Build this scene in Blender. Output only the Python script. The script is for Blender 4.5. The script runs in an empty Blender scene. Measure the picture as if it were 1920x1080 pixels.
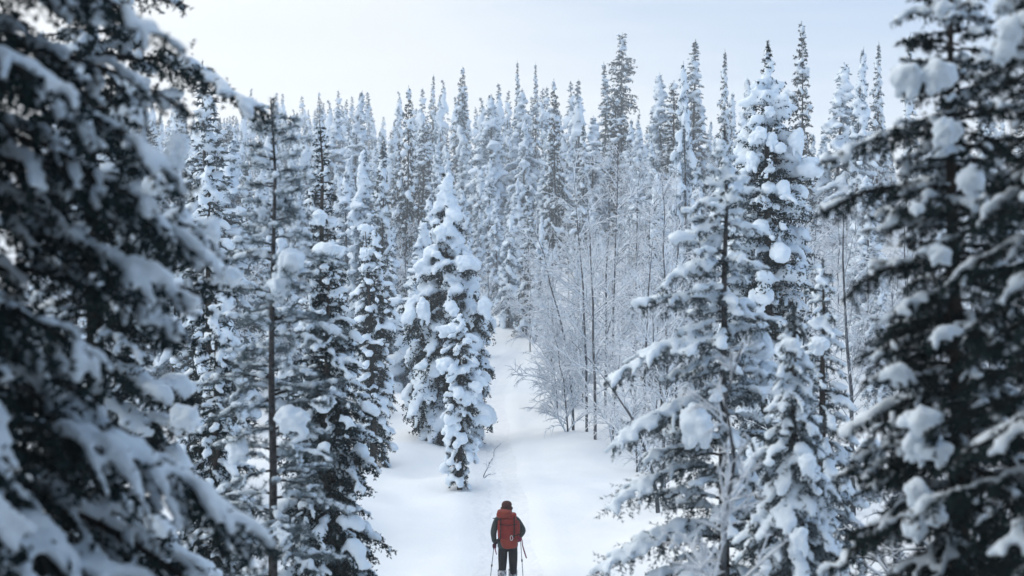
import bpy, math, numpy as np
from mathutils import Vector

# ------------------------------------------------------------------ camera, sky, sun, exposure
SC = bpy.context.scene
COL = SC.collection
F, HZ, CAMZ = 2667.0, 466.0, 7.0          # focal length in photo pixels, row of eye level, camera height

cam = bpy.data.cameras.new("camera")
cam.sensor_width = 36.0
cam.lens = 36.0 * F / 1920.0
cam.shift_y = -(540.0 - HZ) / 1920.0
cam.clip_start, cam.clip_end = 0.1, 6000.0
cam.dof.use_dof = True
cam.dof.focus_distance = 40.0
cam.dof.aperture_fstop = 1.5
camo = bpy.data.objects.new("camera", cam)
camo.location = (0, 0, CAMZ)
camo.rotation_euler = (math.radians(90), 0, 0)
COL.objects.link(camo)
SC.camera = camo

SUN_EL, SUN_AZ = math.radians(40), math.radians(-68)      # azimuth from +Y, negative = left
sun_dir = Vector((math.sin(SUN_AZ) * math.cos(SUN_EL), math.cos(SUN_AZ) * math.cos(SUN_EL), math.sin(SUN_EL)))

w = bpy.data.worlds.new("World")
SC.world = w
w.use_nodes = True
nt = w.node_tree
nt.nodes.clear()
N = nt.nodes.new
L_ = nt.links.new
out = N("ShaderNodeOutputWorld")
bg = N("ShaderNodeBackground")
bg.inputs[1].default_value = 0.1
L_(bg.outputs[0], out.inputs[0])
sky = N("ShaderNodeTexSky")
sky.sky_type = 'NISHITA'
sky.sun_disc = False
sky.sun_elevation = SUN_EL
sky.sun_rotation = SUN_AZ
tc = N("ShaderNodeTexCoord")
dot = N("ShaderNodeVectorMath"); dot.operation = 'DOT_PRODUCT'
dot.inputs[1].default_value = sun_dir
L_(tc.outputs['Generated'], dot.inputs[0])
lobe = N("ShaderNodeMapRange"); lobe.interpolation_type = 'SMOOTHSTEP'
lobe.inputs['From Min'].default_value = 0.14
lobe.inputs['From Max'].default_value = 0.80
L_(dot.outputs['Value'], lobe.inputs['Value'])
mp = N("ShaderNodeMapping"); mp.inputs['Scale'].default_value = (1.2, 1.2, 9.0)
L_(tc.outputs['Generated'], mp.inputs[0])
nz = N("ShaderNodeTexNoise"); nz.inputs['Scale'].default_value = 1.6; nz.inputs['Detail'].default_value = 4.0
L_(mp.outputs[0], nz.inputs['Vector'])
nzr = N("ShaderNodeMapRange"); nzr.inputs['From Min'].default_value = .3; nzr.inputs['From Max'].default_value = .7
nzr.inputs['To Min'].default_value = -.13; nzr.inputs['To Max'].default_value = .13
L_(nz.outputs['Fac'], nzr.inputs['Value'])
sep = N("ShaderNodeSeparateXYZ"); L_(tc.outputs['Generated'], sep.inputs[0])
hor = N("ShaderNodeMapRange"); hor.interpolation_type = 'SMOOTHSTEP'
hor.inputs['From Min'].default_value = 0.02; hor.inputs['From Max'].default_value = 0.23
hor.inputs['To Min'].default_value = 0.5; hor.inputs['To Max'].default_value = 0.0
L_(sep.outputs['Z'], hor.inputs['Value'])
a1 = N("ShaderNodeMath"); a1.operation = 'ADD'; L_(lobe.outputs[0], a1.inputs[0]); L_(nzr.outputs[0], a1.inputs[1])
a2 = N("ShaderNodeMath"); a2.operation = 'ADD'; a2.use_clamp = True; L_(a1.outputs[0], a2.inputs[0]); L_(hor.outputs[0], a2.inputs[1])
cr = N("ShaderNodeValToRGB")
cr.color_ramp.elements[0].position = 0.0; cr.color_ramp.elements[0].color = (.24, .41, .67, 1)
cr.color_ramp.elements[1].position = 1.0; cr.color_ramp.elements[1].color = (.98, .985, .98, 1)
e = cr.color_ramp.elements.new(.5); e.color = (.80, .84, .875, 1)
L_(a2.outputs[0], cr.inputs[0])
sc10 = N("ShaderNodeVectorMath"); sc10.operation = 'SCALE'; sc10.inputs['Scale'].default_value = 10.0
L_(cr.outputs[0], sc10.inputs[0])
mix = N("ShaderNodeMix"); mix.data_type = 'RGBA'; mix.inputs[0].default_value = .93
L_(sky.outputs[0], mix.inputs[6]); L_(sc10.outputs[0], mix.inputs[7])
L_(mix.outputs[2], bg.inputs[0])

sl = bpy.data.lights.new("sun", 'SUN')
sl.energy = 1.35
sl.angle = math.radians(100)
sl.color = (1.0, .94, .85)
so = bpy.data.objects.new("sun", sl)
so.rotation_euler = sun_dir.to_track_quat('Z', 'Y').to_euler()
so.location = (0, 0, 60)
COL.objects.link(so)

SC.view_settings.view_transform = 'Standard'
SC.view_settings.look = 'None'
SC.view_settings.exposure = 0.28
SC.view_settings.gamma = 1.0
SC.view_settings.use_curve_mapping = False
SC.render.engine = 'CYCLES'
SC.cycles.max_bounces = 6
SC.cycles.diffuse_bounces = 4
SC.cycles.glossy_bounces = 1
SC.cycles.transmission_bounces = 1
SC.cycles.volume_bounces = 1
SC.cycles.caustics_reflective = False
SC.cycles.caustics_refractive = False
SC.cycles.use_denoising = True

# ------------------------------------------------------------------ materials
def mat(name, c1, c2=None, scale=8.0, rough=.8, bump=0.0, bscale=40.0, snow=None, spec=.2, detail=3.0, bdist=.02):
    """two colours mixed by noise; snow=(lo,hi): upward faces carry snow or rime"""
    m = bpy.data.materials.new(name); m.use_nodes = True
    t = m.node_tree; p = t.nodes['Principled BSDF']
    p.inputs['Roughness'].default_value = rough
    p.inputs['Specular IOR Level'].default_value = spec
    n = t.nodes.new; l = t.links.new
    co = n('ShaderNodeTexCoord')
    last = None
    if c2 is not None:
        nn = n('ShaderNodeTexNoise'); nn.inputs['Scale'].default_value = scale; nn.inputs['Detail'].default_value = detail
        l(co.outputs['Object'], nn.inputs['Vector'])
        r = n('ShaderNodeMapRange'); r.inputs['From Min'].default_value = .35; r.inputs['From Max'].default_value = .65
        l(nn.outputs['Fac'], r.inputs['Value'])
        mx = n('ShaderNodeMix'); mx.data_type = 'RGBA'
        l(r.outputs[0], mx.inputs[0])
        mx.inputs[6].default_value = (*c1, 1); mx.inputs[7].default_value = (*c2, 1)
        last = mx.outputs[2]
    if snow:
        g = n('ShaderNodeNewGeometry'); s = n('ShaderNodeSeparateXYZ'); l(g.outputs['Normal'], s.inputs[0])
        n2 = n('ShaderNodeTexNoise'); n2.inputs['Scale'].default_value = 3.0; l(co.outputs['Object'], n2.inputs['Vector'])
        ad = n('ShaderNodeMath'); ad.operation = 'MULTIPLY_ADD'; ad.inputs[1].default_value = .8
        l(n2.outputs['Fac'], ad.inputs[0]); l(s.outputs['Z'], ad.inputs[2])
        r2 = n('ShaderNodeMapRange'); r2.inputs['From Min'].default_value = snow[0] + .4; r2.inputs['From Max'].default_value = snow[1] + .4
        l(ad.outputs[0], r2.inputs['Value'])
        m2 = n('ShaderNodeMix'); m2.data_type = 'RGBA'
        l(r2.outputs[0], m2.inputs[0])
        m2.inputs[7].default_value = (.82, .87, .93, 1)
        if last: l(last, m2.inputs[6])
        else: m2.inputs[6].default_value = (*c1, 1)
        last = m2.outputs[2]
    if last: l(last, p.inputs['Base Color'])
    else: p.inputs['Base Color'].default_value = (*c1, 1)
    if bump:
        n3 = n('ShaderNodeTexNoise'); n3.inputs['Scale'].default_value = bscale; n3.inputs['Detail'].default_value = 4.0
        l(co.outputs['Object'], n3.inputs['Vector'])
        b = n('ShaderNodeBump'); b.inputs['Strength'].default_value = bump; b.inputs['Distance'].default_value = bdist
        l(n3.outputs['Fac'], b.inputs['Height']); l(b.outputs[0], p.inputs['Normal'])
    return m

SNOW = mat('snow', (.765, .855, .94), (.72, .815, .905), 5.0, .65, .35, 35.0, bdist=.03)
GSNOW = mat('ground_snow', (.85, .89, .93), (.82, .865, .91), .8, .6, .25, 9.0, bdist=.05)
TSNOW = mat('track_snow', (.83, .86, .90), (.78, .82, .87), 2.0, .65, .6, 7.0, bdist=.06)
BTRUNK = mat('birch_bark', (.035, .036, .042), (.11, .12, .135), 7.0, .9, .4, 30.0, snow=(.25, .65))
NEEDLE = mat('spruce_needles', (.006, .018, .022), (.018, .037, .040), 3.0, .8, spec=.05)
FROST = mat('frosted_needles', (.03, .052, .058), (.26, .32, .36), 9.0, .9, spec=.05)
BOUGH = mat('bough_bark', (.014, .013, .013), (.03, .027, .025), 14.0, .9, spec=.05)
RIME = mat('rimed_needles', (.016, .030, .031), (.15, .19, .215), 5.0, .9, spec=.05)
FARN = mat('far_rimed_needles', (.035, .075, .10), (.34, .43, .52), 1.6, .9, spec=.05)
BARK = mat('spruce_bark', (.030, .027, .025), (.075, .064, .056), 14.0, .9, .6, 30.0, snow=(.45, .75))
PBARK = mat('pine_bark', (.026, .025, .026), (.085, .085, .088), 18.0, .9, .6, 40.0, snow=(.3, .7))
TWIG = mat('frosted_twigs', (.10, .125, .16), (.30, .36, .43), 4.0, .9, snow=(-.85, .05))
TWIGD = mat('bare_twigs', (.045, .058, .075), (.13, .165, .21), 4.0, .9, snow=(-.35, .35))

# ------------------------------------------------------------------ mesh helpers
def ico(sub):
    import bmesh
    bm = bmesh.new(); bmesh.ops.create_icosphere(bm, subdivisions=sub, radius=1.0)
    V = np.array([v.co[:] for v in bm.verts]); Fc = np.array([[v.index for v in f.verts] for f in bm.faces]); bm.free()
    return V, Fc
ICO1, ICO2 = ico(1), ico(2)

def norm(a):
    return a / np.maximum(np.linalg.norm(a, axis=-1, keepdims=True), 1e-9)

class MB:
    def __init__(s): s.v = []; s.f = []; s.n = 0
    def add(s, V, Fc):
        if len(V) == 0: return
        s.v.append(np.asarray(V, float)); s.f.append(np.asarray(Fc, np.int64) + s.n); s.n += len(V)
    def mesh(s, name, m=None, smooth=False):
        return make_mesh(name, np.concatenate(s.v), np.concatenate(s.f), m, smooth)

def make_mesh(name, V, Fc, m=None, smooth=False):
    me = bpy.data.meshes.new(name)
    k = Fc.shape[1]
    me.vertices.add(len(V)); me.vertices.foreach_set('co', np.ascontiguousarray(V, np.float32).ravel())
    me.loops.add(len(Fc) * k); me.loops.foreach_set('vertex_index', np.ascontiguousarray(Fc, np.int32).ravel())
    me.polygons.add(len(Fc)); me.polygons.foreach_set('loop_start', np.arange(0, len(Fc) * k, k, dtype=np.int32))
    if smooth: me.polygons.foreach_set('use_smooth', np.ones(len(Fc), bool))
    me.update(calc_edges=True)
    if m: me.materials.append(m)
    return me

def tubes(P, R, k=4):
    """P (N,M,3) centre lines, R (N,M) radii"""
    P = np.asarray(P, float); R = np.asarray(R, float)
    n, M, _ = P.shape
    T = norm(np.gradient(P, axis=1))
    ref = np.where(np.abs(T[:, :1, 2:3]) > .85, np.array([1.0, .2, 0]), np.array([0, 0, 1.0]))
    A = norm(np.cross(T, ref)); B = np.cross(T, A)
    ang = np.arange(k) * 2 * np.pi / k
    V = P[:, :, None] + R[:, :, None, None] * (np.cos(ang)[:, None] * A[:, :, None] + np.sin(ang)[:, None] * B[:, :, None])
    i = (np.arange(n)[:, None, None] * M + np.arange(M - 1)[None, :, None]) * k
    j = np.arange(k)[None, None]; j2 = (j + 1) % k
    a, b, c, d = (i + j).ravel(), (i + j2).ravel(), (i + k + j2).ravel(), (i + k + j).ravel()
    return V.reshape(-1, 3), np.concatenate([np.stack([a, b, c], 1), np.stack([a, c, d], 1)])

def ellipsoids(C, rad, rot=None, tpl=None):
    tv, tf = tpl or ICO1
    C = np.asarray(C, float); rad = np.asarray(rad, float)
    if rad.ndim == 1: rad = rad[:, None].repeat(3, 1)
    V = tv[None] * rad[:, None]
    if rot is not None: V = np.einsum('nij,nkj->nki', rot, V)
    V = V + C[:, None]
    Fc = tf[None] + (np.arange(len(C)) * len(tv))[:, None, None]
    return V.reshape(-1, 3), Fc.reshape(-1, 3)

def needles(rng, A, B, per_m, ln, wd, spread=(35, 75), minc=2):
    l = np.linalg.norm(B - A, axis=1)
    cnt = np.maximum(minc, (l * per_m).astype(int))
    i = np.repeat(np.arange(len(A)), cnt); n = len(i)
    t = rng.random(n)[:, None]
    ax = norm(B - A)[i]
    base = A[i] + (B - A)[i] * t
    rv = rng.normal(size=(n, 3)); rad = norm(rv - ax * np.sum(rv * ax, 1, keepdims=True))
    ph = np.radians(rng.uniform(*spread, n))[:, None]
    d = ax * np.cos(ph) + rad * np.sin(ph)
    s = norm(np.cross(d, rng.normal(size=(n, 3)))) * wd
    le = ln * rng.uniform(.6, 1.25, n)[:, None]
    V = np.stack([base - s, base + s, base + d * le], 1).reshape(-1, 3)
    return V, np.arange(3 * n).reshape(-1, 3)

def brush(rng, segs, budget, ln, cov=.5, spread=(35, 75), wmin=.0015):
    """needles spread over twig segments: width follows from how many the tree can afford"""
    A = np.concatenate([a for a, b in segs]); B = np.concatenate([b for a, b in segs])
    per = budget / max(1e-6, np.linalg.norm(B - A, axis=1).sum())
    return needles(rng, A, B, per, ln, min(ln * .3, max(wmin, cov * 1.2 / per)), spread, 1)

def twiglets(rng, G, k=2, lf=.45, lmax=.2, down=.6):
    i = np.repeat(np.arange(len(G['l'])), k); n = len(i)
    t = rng.uniform(.1, .95, n)[:, None]
    p = np.where(t < .45, G['A'][i] + (G['B'] - G['A'])[i] * t / .45, G['B'][i] + (G['C'] - G['B'])[i] * (t - .45) / .55)
    d = norm(norm(G['C'] - G['A'])[i] * .6 + rng.normal(size=(n, 3)) * .55 + np.array([0, 0, -down]))
    return p, p + d * np.minimum(lmax, G['l'][i] * lf)[:, None] * rng.uniform(.6, 1.3, n)[:, None]

def wob(V, seed, wl, amp):
    r = np.random.default_rng(seed); o = np.zeros(len(V))
    for k in range(7):
        kv = norm(r.normal(size=3)) * 2 * np.pi / (wl * r.uniform(.5, 1.6))
        o += np.sin(V @ kv + r.uniform(0, 6.28))
    return o / 7 ** .5 * amp

def remesh(V, Fc, vox, seed, wl=.2, amp=.012, it=2, m=SNOW, name='snow'):
    me = make_mesh(name + '_raw', V, Fc)
    ob = bpy.data.objects.new('raw', me); COL.objects.link(ob)
    md = ob.modifiers.new('r', 'REMESH'); md.mode = 'VOXEL'; md.voxel_size = vox
    if it:
        ms = ob.modifiers.new('s', 'SMOOTH'); ms.factor = .5; ms.iterations = it
    dg = bpy.context.evaluated_depsgraph_get()
    res = bpy.data.meshes.new_from_object(ob.evaluated_get(dg))
    bpy.data.objects.remove(ob); bpy.data.meshes.remove(me)
    n = len(res.vertices)
    co = np.empty(n * 3, np.float32); res.vertices.foreach_get('co', co); co = co.reshape(-1, 3).astype(float)
    no = np.empty(n * 3, np.float32); res.vertex_normals.foreach_get('vector', no); no = no.reshape(-1, 3)
    co = co + no * (wob(co, seed, wl, amp) + wob(co, seed + 1, wl * .4, amp * .4))[:, None]
    res.vertices.foreach_set('co', co.astype(np.float32).ravel())
    res.polygons.foreach_set('use_smooth', np.ones(len(res.polygons), bool))
    res.materials.clear(); res.materials.append(m); res.name = name
    res.update()
    return res

def obj(name, me, parent=None, loc=None):
    o = bpy.data.objects.new(name, me); COL.objects.link(o)
    if parent: o.parent = parent
    if loc is not None: o.location = loc
    return o

def tag(o, label=None, cat=None, group=None, kind=None):
    if label: o['label'] = label
    if cat: o['category'] = cat
    if group: o['group'] = group
    if kind: o['kind'] = kind
    return o

def copy_tree(o, loc, rz, scale, parent=None):
    c = o.copy(); COL.objects.link(c); c.parent = parent
    if parent is None:
        c.location = loc; c.rotation_euler = (0, 0, rz); c.scale = scale
    for ch in o.children: copy_tree(ch, None, 0, None, c)
    return c

# ------------------------------------------------------------------ terrain
def sst(a, b, x):
    t = np.clip((x - a) / (b - a), 0, 1); return t * t * (3 - 2 * t)

TRAIL = np.array([(.3, 8), (.1, 18), (-.05, 29.3), (-.2, 35), (-.50, 43), (-.75, 52), (-.95, 60), (-1.1, 70), (-.6, 82), (.3, 93), (1.7, 107), (4, 122)], float)
def trail_x(y):
    ys = TRAIL[:, 1]; xs = TRAIL[:, 0]
    return (np.interp(y - 4, ys, xs) + np.interp(y, ys, xs) + np.interp(y + 4, ys, xs)) / 3

BUMPS = [(-2.6, 52, 2.2, .45), (-1.45, 41.5, 1.5, .35), (-4.3, 47, 2.0, .4), (2.2, 40, 3.0, .30), (3.4, 50, 2.4, .5), (-3.4, 36, 2.5, .35), (1.6, 63, 3.2, .4),
         (-3.8, 62, 4, .6), (4.8, 33, 3.0, .7), (-.1, 29.8, 3.2, .16), (-1.5, 40.8, .8, -.28), (-2.33, 51, 1.5, -.35), (-4.4, 45, .8, -.3), (3.0, 50, .7, -.25), (1.0, 36, .9, .06), (-.9, 34, .7, .05), (1.9, 46, .8, .08)]
def ground(x, y):
    x = np.asarray(x, float); y = np.asarray(y, float)
    z = 5.4 * (1 - sst(1, 25, y)) + .02 * np.maximum(0, -y)
    z = z + 1.25 * sst(-2.6, -7.5, x) * sst(8, 20, y) * (1 - sst(34, 60, y))
    z = z + 1.3 * sst(3.2, 9, x) * sst(6, 18, y) * (1 - sst(40, 70, y))
    u = x / (np.maximum(y, 5) + 1)
    yc = np.interp(u, [-.5, -.25, -.12, 0, .1, .2, .3, .5], [330, 310, 270, 205, 165, 140, 125, 120])
    zc = np.interp(u, [-.5, -.25, -.12, 0, .1, .2, .3, .5], [27, 28, 24.5, 18.5, 13.5, 10.5, 9, 9])
    ys = np.interp(u, [-.3, 0, .2], [88, 100, 62])
    t = (y - ys) / (yc - ys)
    z = z + np.where(t < 1, zc * np.clip(t, 0, 1) ** 1.15 * (1.0 - .0 * t), zc - .05 * (y - yc))
    near = 1 - sst(120, 200, y)
    z = z + near * (.022 * np.sin(x * 4.3 + np.sin(y * 1.7) * 2) * np.sin(y * 3.1 + np.sin(x * 2.3) * 1.5) + .10 * np.sin(x * .9 + y * .35) * np.sin(y * .5 - x * .3 + 1) + .05 * np.sin(x * 2.1 + 1.3) * np.sin(y * 1.4 + .6)) * sst(.6, 2.5, np.abs(x - trail_x(y)))
    for bx, by, br, bh in BUMPS:
        z = z + bh * np.exp(-((x - bx) ** 2 + (y - by) ** 2) / (br * br))
    q = (x - trail_x(y))
    on = near * sst(5, 12, y)
    z = z - on * (.16 * np.exp(-(q / .75) ** 2) - .05 * np.exp(-((np.abs(q) - 1.05) / .3) ** 2))
    return z

def gz(x, y): return float(ground(x, y))

xs = np.concatenate([-np.geomspace(2000, 14, 40), np.arange(-13.8, 13.8, .24), np.geomspace(14, 2000, 40)])
ys = np.concatenate([-np.geomspace(600, 2, 14), np.arange(-1, 24, .5), np.arange(24, 75, .25), np.geomspace(75, 400, 90), np.geomspace(420, 4000, 14)])
X, Y = np.meshgrid(xs, ys)
Z = ground(X, np.clip(Y, -40, 420))
V = np.stack([X, Y, Z], -1).reshape(-1, 3)
r, c = len(ys), len(xs)
i = (np.arange(r - 1)[:, None] * c + np.arange(c - 1)[None]).ravel()
g = obj('snow_ground', make_mesh('snow_ground', V, np.stack([i, i + 1, i + c + 1, i + c], 1), GSNOW, True))
tag(g, 'deep smooth snow covering the clearing and the forest floor', None, None, 'structure')

# the ski track: a strip of broken snow lying on the sheet
tr = np.random.default_rng(3)
yy = np.arange(10, 104, .14); cc = np.linspace(-1, 1, 27)
wdt = .85 + .08 * np.sin(yy * .7)
XX = trail_x(yy)[:, None] + cc[None] * wdt[:, None]; YY = np.broadcast_to(yy[:, None], XX.shape)
rough = .009 * tr.normal(size=XX.shape) + .03 * (np.sin(YY * 2.3 + np.sin(YY * .7) * 3) + .7 * np.sin(YY * 5.9 + XX * 4)) * .5 * np.exp(-((np.abs(XX - trail_x(YY)) - .16) / .12) ** 2)
ZZ = ground(XX, YY) - .035 * np.exp(-((np.abs(XX - trail_x(YY) - .03 * np.sin(YY * .8)) - .13) / .04) ** 2) * (.6 + .4 * np.sin(YY * .9) ) + .006 + (1 - np.abs(cc)[None] ** 3) * (rough + .004) - .03 * np.clip((np.abs(cc)[None] - .75) / .25, 0, 1)
r, c = XX.shape
i = (np.arange(r - 1)[:, None] * c + np.arange(c - 1)[None]).ravel()
t_ = obj('ski_track', make_mesh('ski_track', np.stack([XX, YY, ZZ], -1).reshape(-1, 3), np.stack([i, i + 1, i + c + 1, i + c], 1), TSNOW, True))
tag(t_, 'trodden ski track winding through the clearing to the woods', None, None, 'structure')

# ------------------------------------------------------------------ conifers
def grow(rng, H, R, zb=.05, nb=120, shape=lambda h: (1 - h) ** .8, e=(30, -8), droop=(25, 50), M=7, gap=.1, tlen=.38, tdroop=.45, hpow=1.0, lmin=.08, turn=0.0, side=None, extra=None):
    """branches and twigs of a conifer; e / droop given as (top, base) degrees"""
    h = np.sort((np.arange(nb) + rng.random(nb)) / nb) ** hpow
    h = zb + (1 - zb) * h * .985
    az = np.arange(nb) * 2.39996 + rng.normal(size=nb) * .5
    Lb = np.maximum(lmin, R * np.array([shape(q) for q in h]) * rng.uniform(.68, 1.12, nb))
    if side is not None:                                   # fuller on one side
        Lb = Lb * (1 + side[1] * np.cos(az - side[0]))
    e0 = np.radians(e[1] + (e[0] - e[1]) * h + rng.normal(size=nb) * 7)
    dr = np.radians(droop[1] + (droop[0] - droop[1]) * h + rng.normal(size=nb) * 8)
    t = np.linspace(0, 1, M)
    el = e0[:, None] - dr[:, None] * t[None] ** .9 + turn * np.maximum(0, t - .75)[None] * 4
    st = (Lb / (M - 1))[:, None]
    rr = np.concatenate([np.zeros((nb, 1)), np.cumsum(np.cos(el[:, 1:]) * st, 1)], 1)
    zz = np.concatenate([np.zeros((nb, 1)), np.cumsum(np.sin(el[:, 1:]) * st, 1)], 1)
    aa = az[:, None] + rng.normal(size=(nb, 1)) * .25 * t[None]
    P = np.stack([rr * np.cos(aa), rr * np.sin(aa), (h * H)[:, None] + zz], -1)
    if extra:                                              # boughs one can single out: start and end points, sag
        pts = []
        for p0, p1, sag in extra:
            p0 = np.array(p0); p1 = np.array(p1); tt = t[:, None]
            pts.append(p0 + (p1 - p0) * tt + np.array([0, 0, 1.]) * sag * 4 * tt * (1 - tt) + np.array([0, 1., 0]) * .12 * np.sin(tt * 3))
        pts = np.array(pts)
        P = np.concatenate([P, pts]); Lb = np.concatenate([Lb, np.linalg.norm(pts[:, -1] - pts[:, 0], axis=1)])
        h = np.concatenate([h, np.full(len(pts), .5)]); nb = len(P)
    # twigs
    TA, TB, TC, TL, TT = [], [], [], [], []
    for b in range(nb):
        n = max(2, int(Lb[b] / gap))
        tt = np.clip((np.arange(n) + rng.random(n) * .8) / n * .88 + .12, .1, .99)
        tt = np.repeat(tt, 2); s = np.tile([1., -1.], n); n = 2 * n
        f = tt * (M - 1); k = np.minimum(f.astype(int), M - 2); fr = (f - k)[:, None]
        p = P[b, k] * (1 - fr) + P[b, k + 1] * fr
        T = norm(P[b, k + 1] - P[b, k])
        S = norm(np.cross(T, np.array([0, 0, 1.]))) * s[:, None]
        l = np.maximum(.05, tlen * Lb[b] * (1.05 - .75 * tt) * rng.uniform(.6, 1.25, n))
        d1 = norm(T * .75 + S * .8 + rng.normal(size=(n, 3)) * .13)
        d2 = norm(d1 + np.array([0, 0, -1.]) * tdroop * rng.uniform(.6, 1.6, n)[:, None])
        m = p + d1 * l[:, None] * .45
        TA.append(p); TB.append(m); TC.append(m + d2 * l[:, None] * .6); TL.append(l); TT.append(tt)
    return dict(P=P, L=Lb, h=h, A=np.concatenate(TA), B=np.concatenate(TB), C=np.concatenate(TC), l=np.concatenate(TL), t=np.concatenate(TT))

def frames(T):
    S = norm(np.cross(T, np.array([0, 0, 1.]))); Nn = np.cross(S, T)
    return np.stack([T, S, Nn], -1)

def snow_blobs(rng, G, tw=.035, br=.05, ptw=.8, clumps=(.6, .10, .2), tpl=None, flat=.6, cl_t=(.35, 1.0), hmax=1.0, percl=1, pbr=.5, lref=.7):
    C, Rr, Q = [], [], []
    eye = np.eye(3)
    if br:
        P = G['P']; nb, M, _ = P.shape
        keep = (rng.random(nb) < pbr) & (G['h'] < hmax)
        for b in np.where(keep)[0]:
            n = max(2, int(G['L'][b] / (br * .9)))
            f = np.clip(np.linspace(.12, 1, n), 0, .999) * (M - 1); k = f.astype(int); fr = (f - k)[:, None]
            p = P[b, k] * (1 - fr) + P[b, k + 1] * fr
            rr = br * (.75 + .45 * np.sin(np.linspace(0, 1, n) * rng.uniform(5, 14) + rng.uniform(0, 6))) * rng.uniform(.75, 1.3, n) * (.6 + .6 * min(1, G['L'][b]))
            gate = (np.sin(np.arange(n) * rng.uniform(.5, 1.1) + rng.uniform(0, 6)) + rng.normal(size=n) * .5) > -.75
            if gate.sum() < 2: continue
            rr = rr * rng.lognormal(0, .22, n); p, rr = p[gate], rr[gate]; n = len(rr)
            p = p + np.array([0, 0, 1]) * (rr * .6)[:, None] + rng.normal(size=(n, 3)) * (rr * .3)[:, None]
            C.append(p); Rr.append(np.stack([rr * 1.15, rr * 1.15, rr * .9], 1)); Q.append(np.broadcast_to(eye, (n, 3, 3)))
    if tw:
        sel = (rng.random(len(G['l'])) < ptw * np.clip(.35 + 1.1 * G['t'], 0, 1.2))
        A, B, Cc, l = G['A'][sel], G['B'][sel], G['C'][sel], G['l'][sel]
        rad = tw * rng.uniform(.65, 1.35, len(l)) * np.clip(l / .25, .55, 1.3)
        cnt = np.clip((l / (rad * 1.05)).astype(int), 2, 14)
        i = np.repeat(np.arange(len(l)), cnt)
        st = np.concatenate([[0], np.cumsum(cnt)[:-1]]); t = (np.arange(len(i)) - st[i] + .5) / cnt[i]
        p = np.where((t < .45)[:, None], A[i] + (B - A)[i] * (t / .45)[:, None], B[i] + (Cc - B)[i] * ((t - .45) / .55)[:, None])
        r_ = rad[i] * (1.1 - .45 * t) * rng.uniform(.8, 1.25, len(i))
        p = p + np.array([0, 0, 1]) * (r_ * .7)[:, None]
        C.append(p); Rr.append(np.stack([r_, r_, r_], 1)); Q.append(np.broadcast_to(eye, (len(i), 3, 3)))
    if clumps[0]:
        P = G['P']; nb, M, _ = P.shape
        for b in range(nb):
            if G['h'][b] > hmax: continue
            for _k in range(percl):
                if rng.random() > clumps[0]: continue
                t = rng.uniform(*cl_t) * (M - 1.001); k = int(t); fr = t - k
                p = P[b, k] * (1 - fr) + P[b, k + 1] * fr
                T = norm(P[b, k + 1] - P[b, k])
                s = rng.uniform(clumps[1], clumps[2]) * min(1, .22 + .8 * G['L'][b] / lref)
                ra = np.array([s * rng.uniform(1.0, 1.6), s * rng.uniform(.75, 1.15), s * flat * rng.uniform(.8, 1.25)])
                fm = frames(T[None])[0]
                C.append((p + fm[:, 2] * ra[2] * .55)[None]); Rr.append(ra[None]); Q.append(fm[None])
    return np.concatenate(C), np.concatenate(Rr), np.concatenate(Q)

def trunk_line(rng, H, r0, M=10, lean=(0, 0), wig=.02, extra=0):
    t = np.linspace(0, 1, M)
    P = np.stack([lean[0] * t * t + rng.normal(size=M) * wig * t, lean[1] * t * t + rng.normal(size=M) * wig * t, t * (H + extra) - .4 * (1 - t)], -1)
    return P[None], (r0 * (1 - t) ** .85 + .008)[None]

def clump_mesh(seed, rx, ry, rz):
    """a pillow of snow: lobes of several sizes sagging over the bough below"""
    rng = np.random.default_rng(seed)
    n = 16
    h = np.array([rx, ry, rz])
    dirs = norm(rng.normal(size=(n, 3))); rr = rng.uniform(.25, .52, n)
    C = dirs * h * (1 - rr)[:, None] * rng.uniform(.75, 1.05, (n, 1))
    rad = h[None] * rr[:, None] * rng.uniform(.8, 1.25, (n, 3))
    C = np.concatenate([C, [[0, 0, .05 * rz]]]); rad = np.concatenate([rad, [h * np.array([.74, .74, .66])]])
    low = C[:, 2] < -.3 * rz; C[low, 2] = -.3 * rz + (C[low, 2] + .3 * rz) * .4
    for k in range(4):                                     # drips along the lower rim
        q = rng.uniform(0, 6.28); C = np.concatenate([C, [[rx * .5 * math.cos(q), ry * .5 * math.sin(q), -rz * rng.uniform(.6, .95)]]]); rad = np.concatenate([rad, [[rx * .25, ry * .25, rz * .38]]])
    V, Fc = ellipsoids(C, rad, None, ICO2)
    s = min(rx, ry, rz)
    return remesh(V, Fc, s / 7, seed, s * .8, s * .075, 2, SNOW, 'snow_clump')

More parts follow.
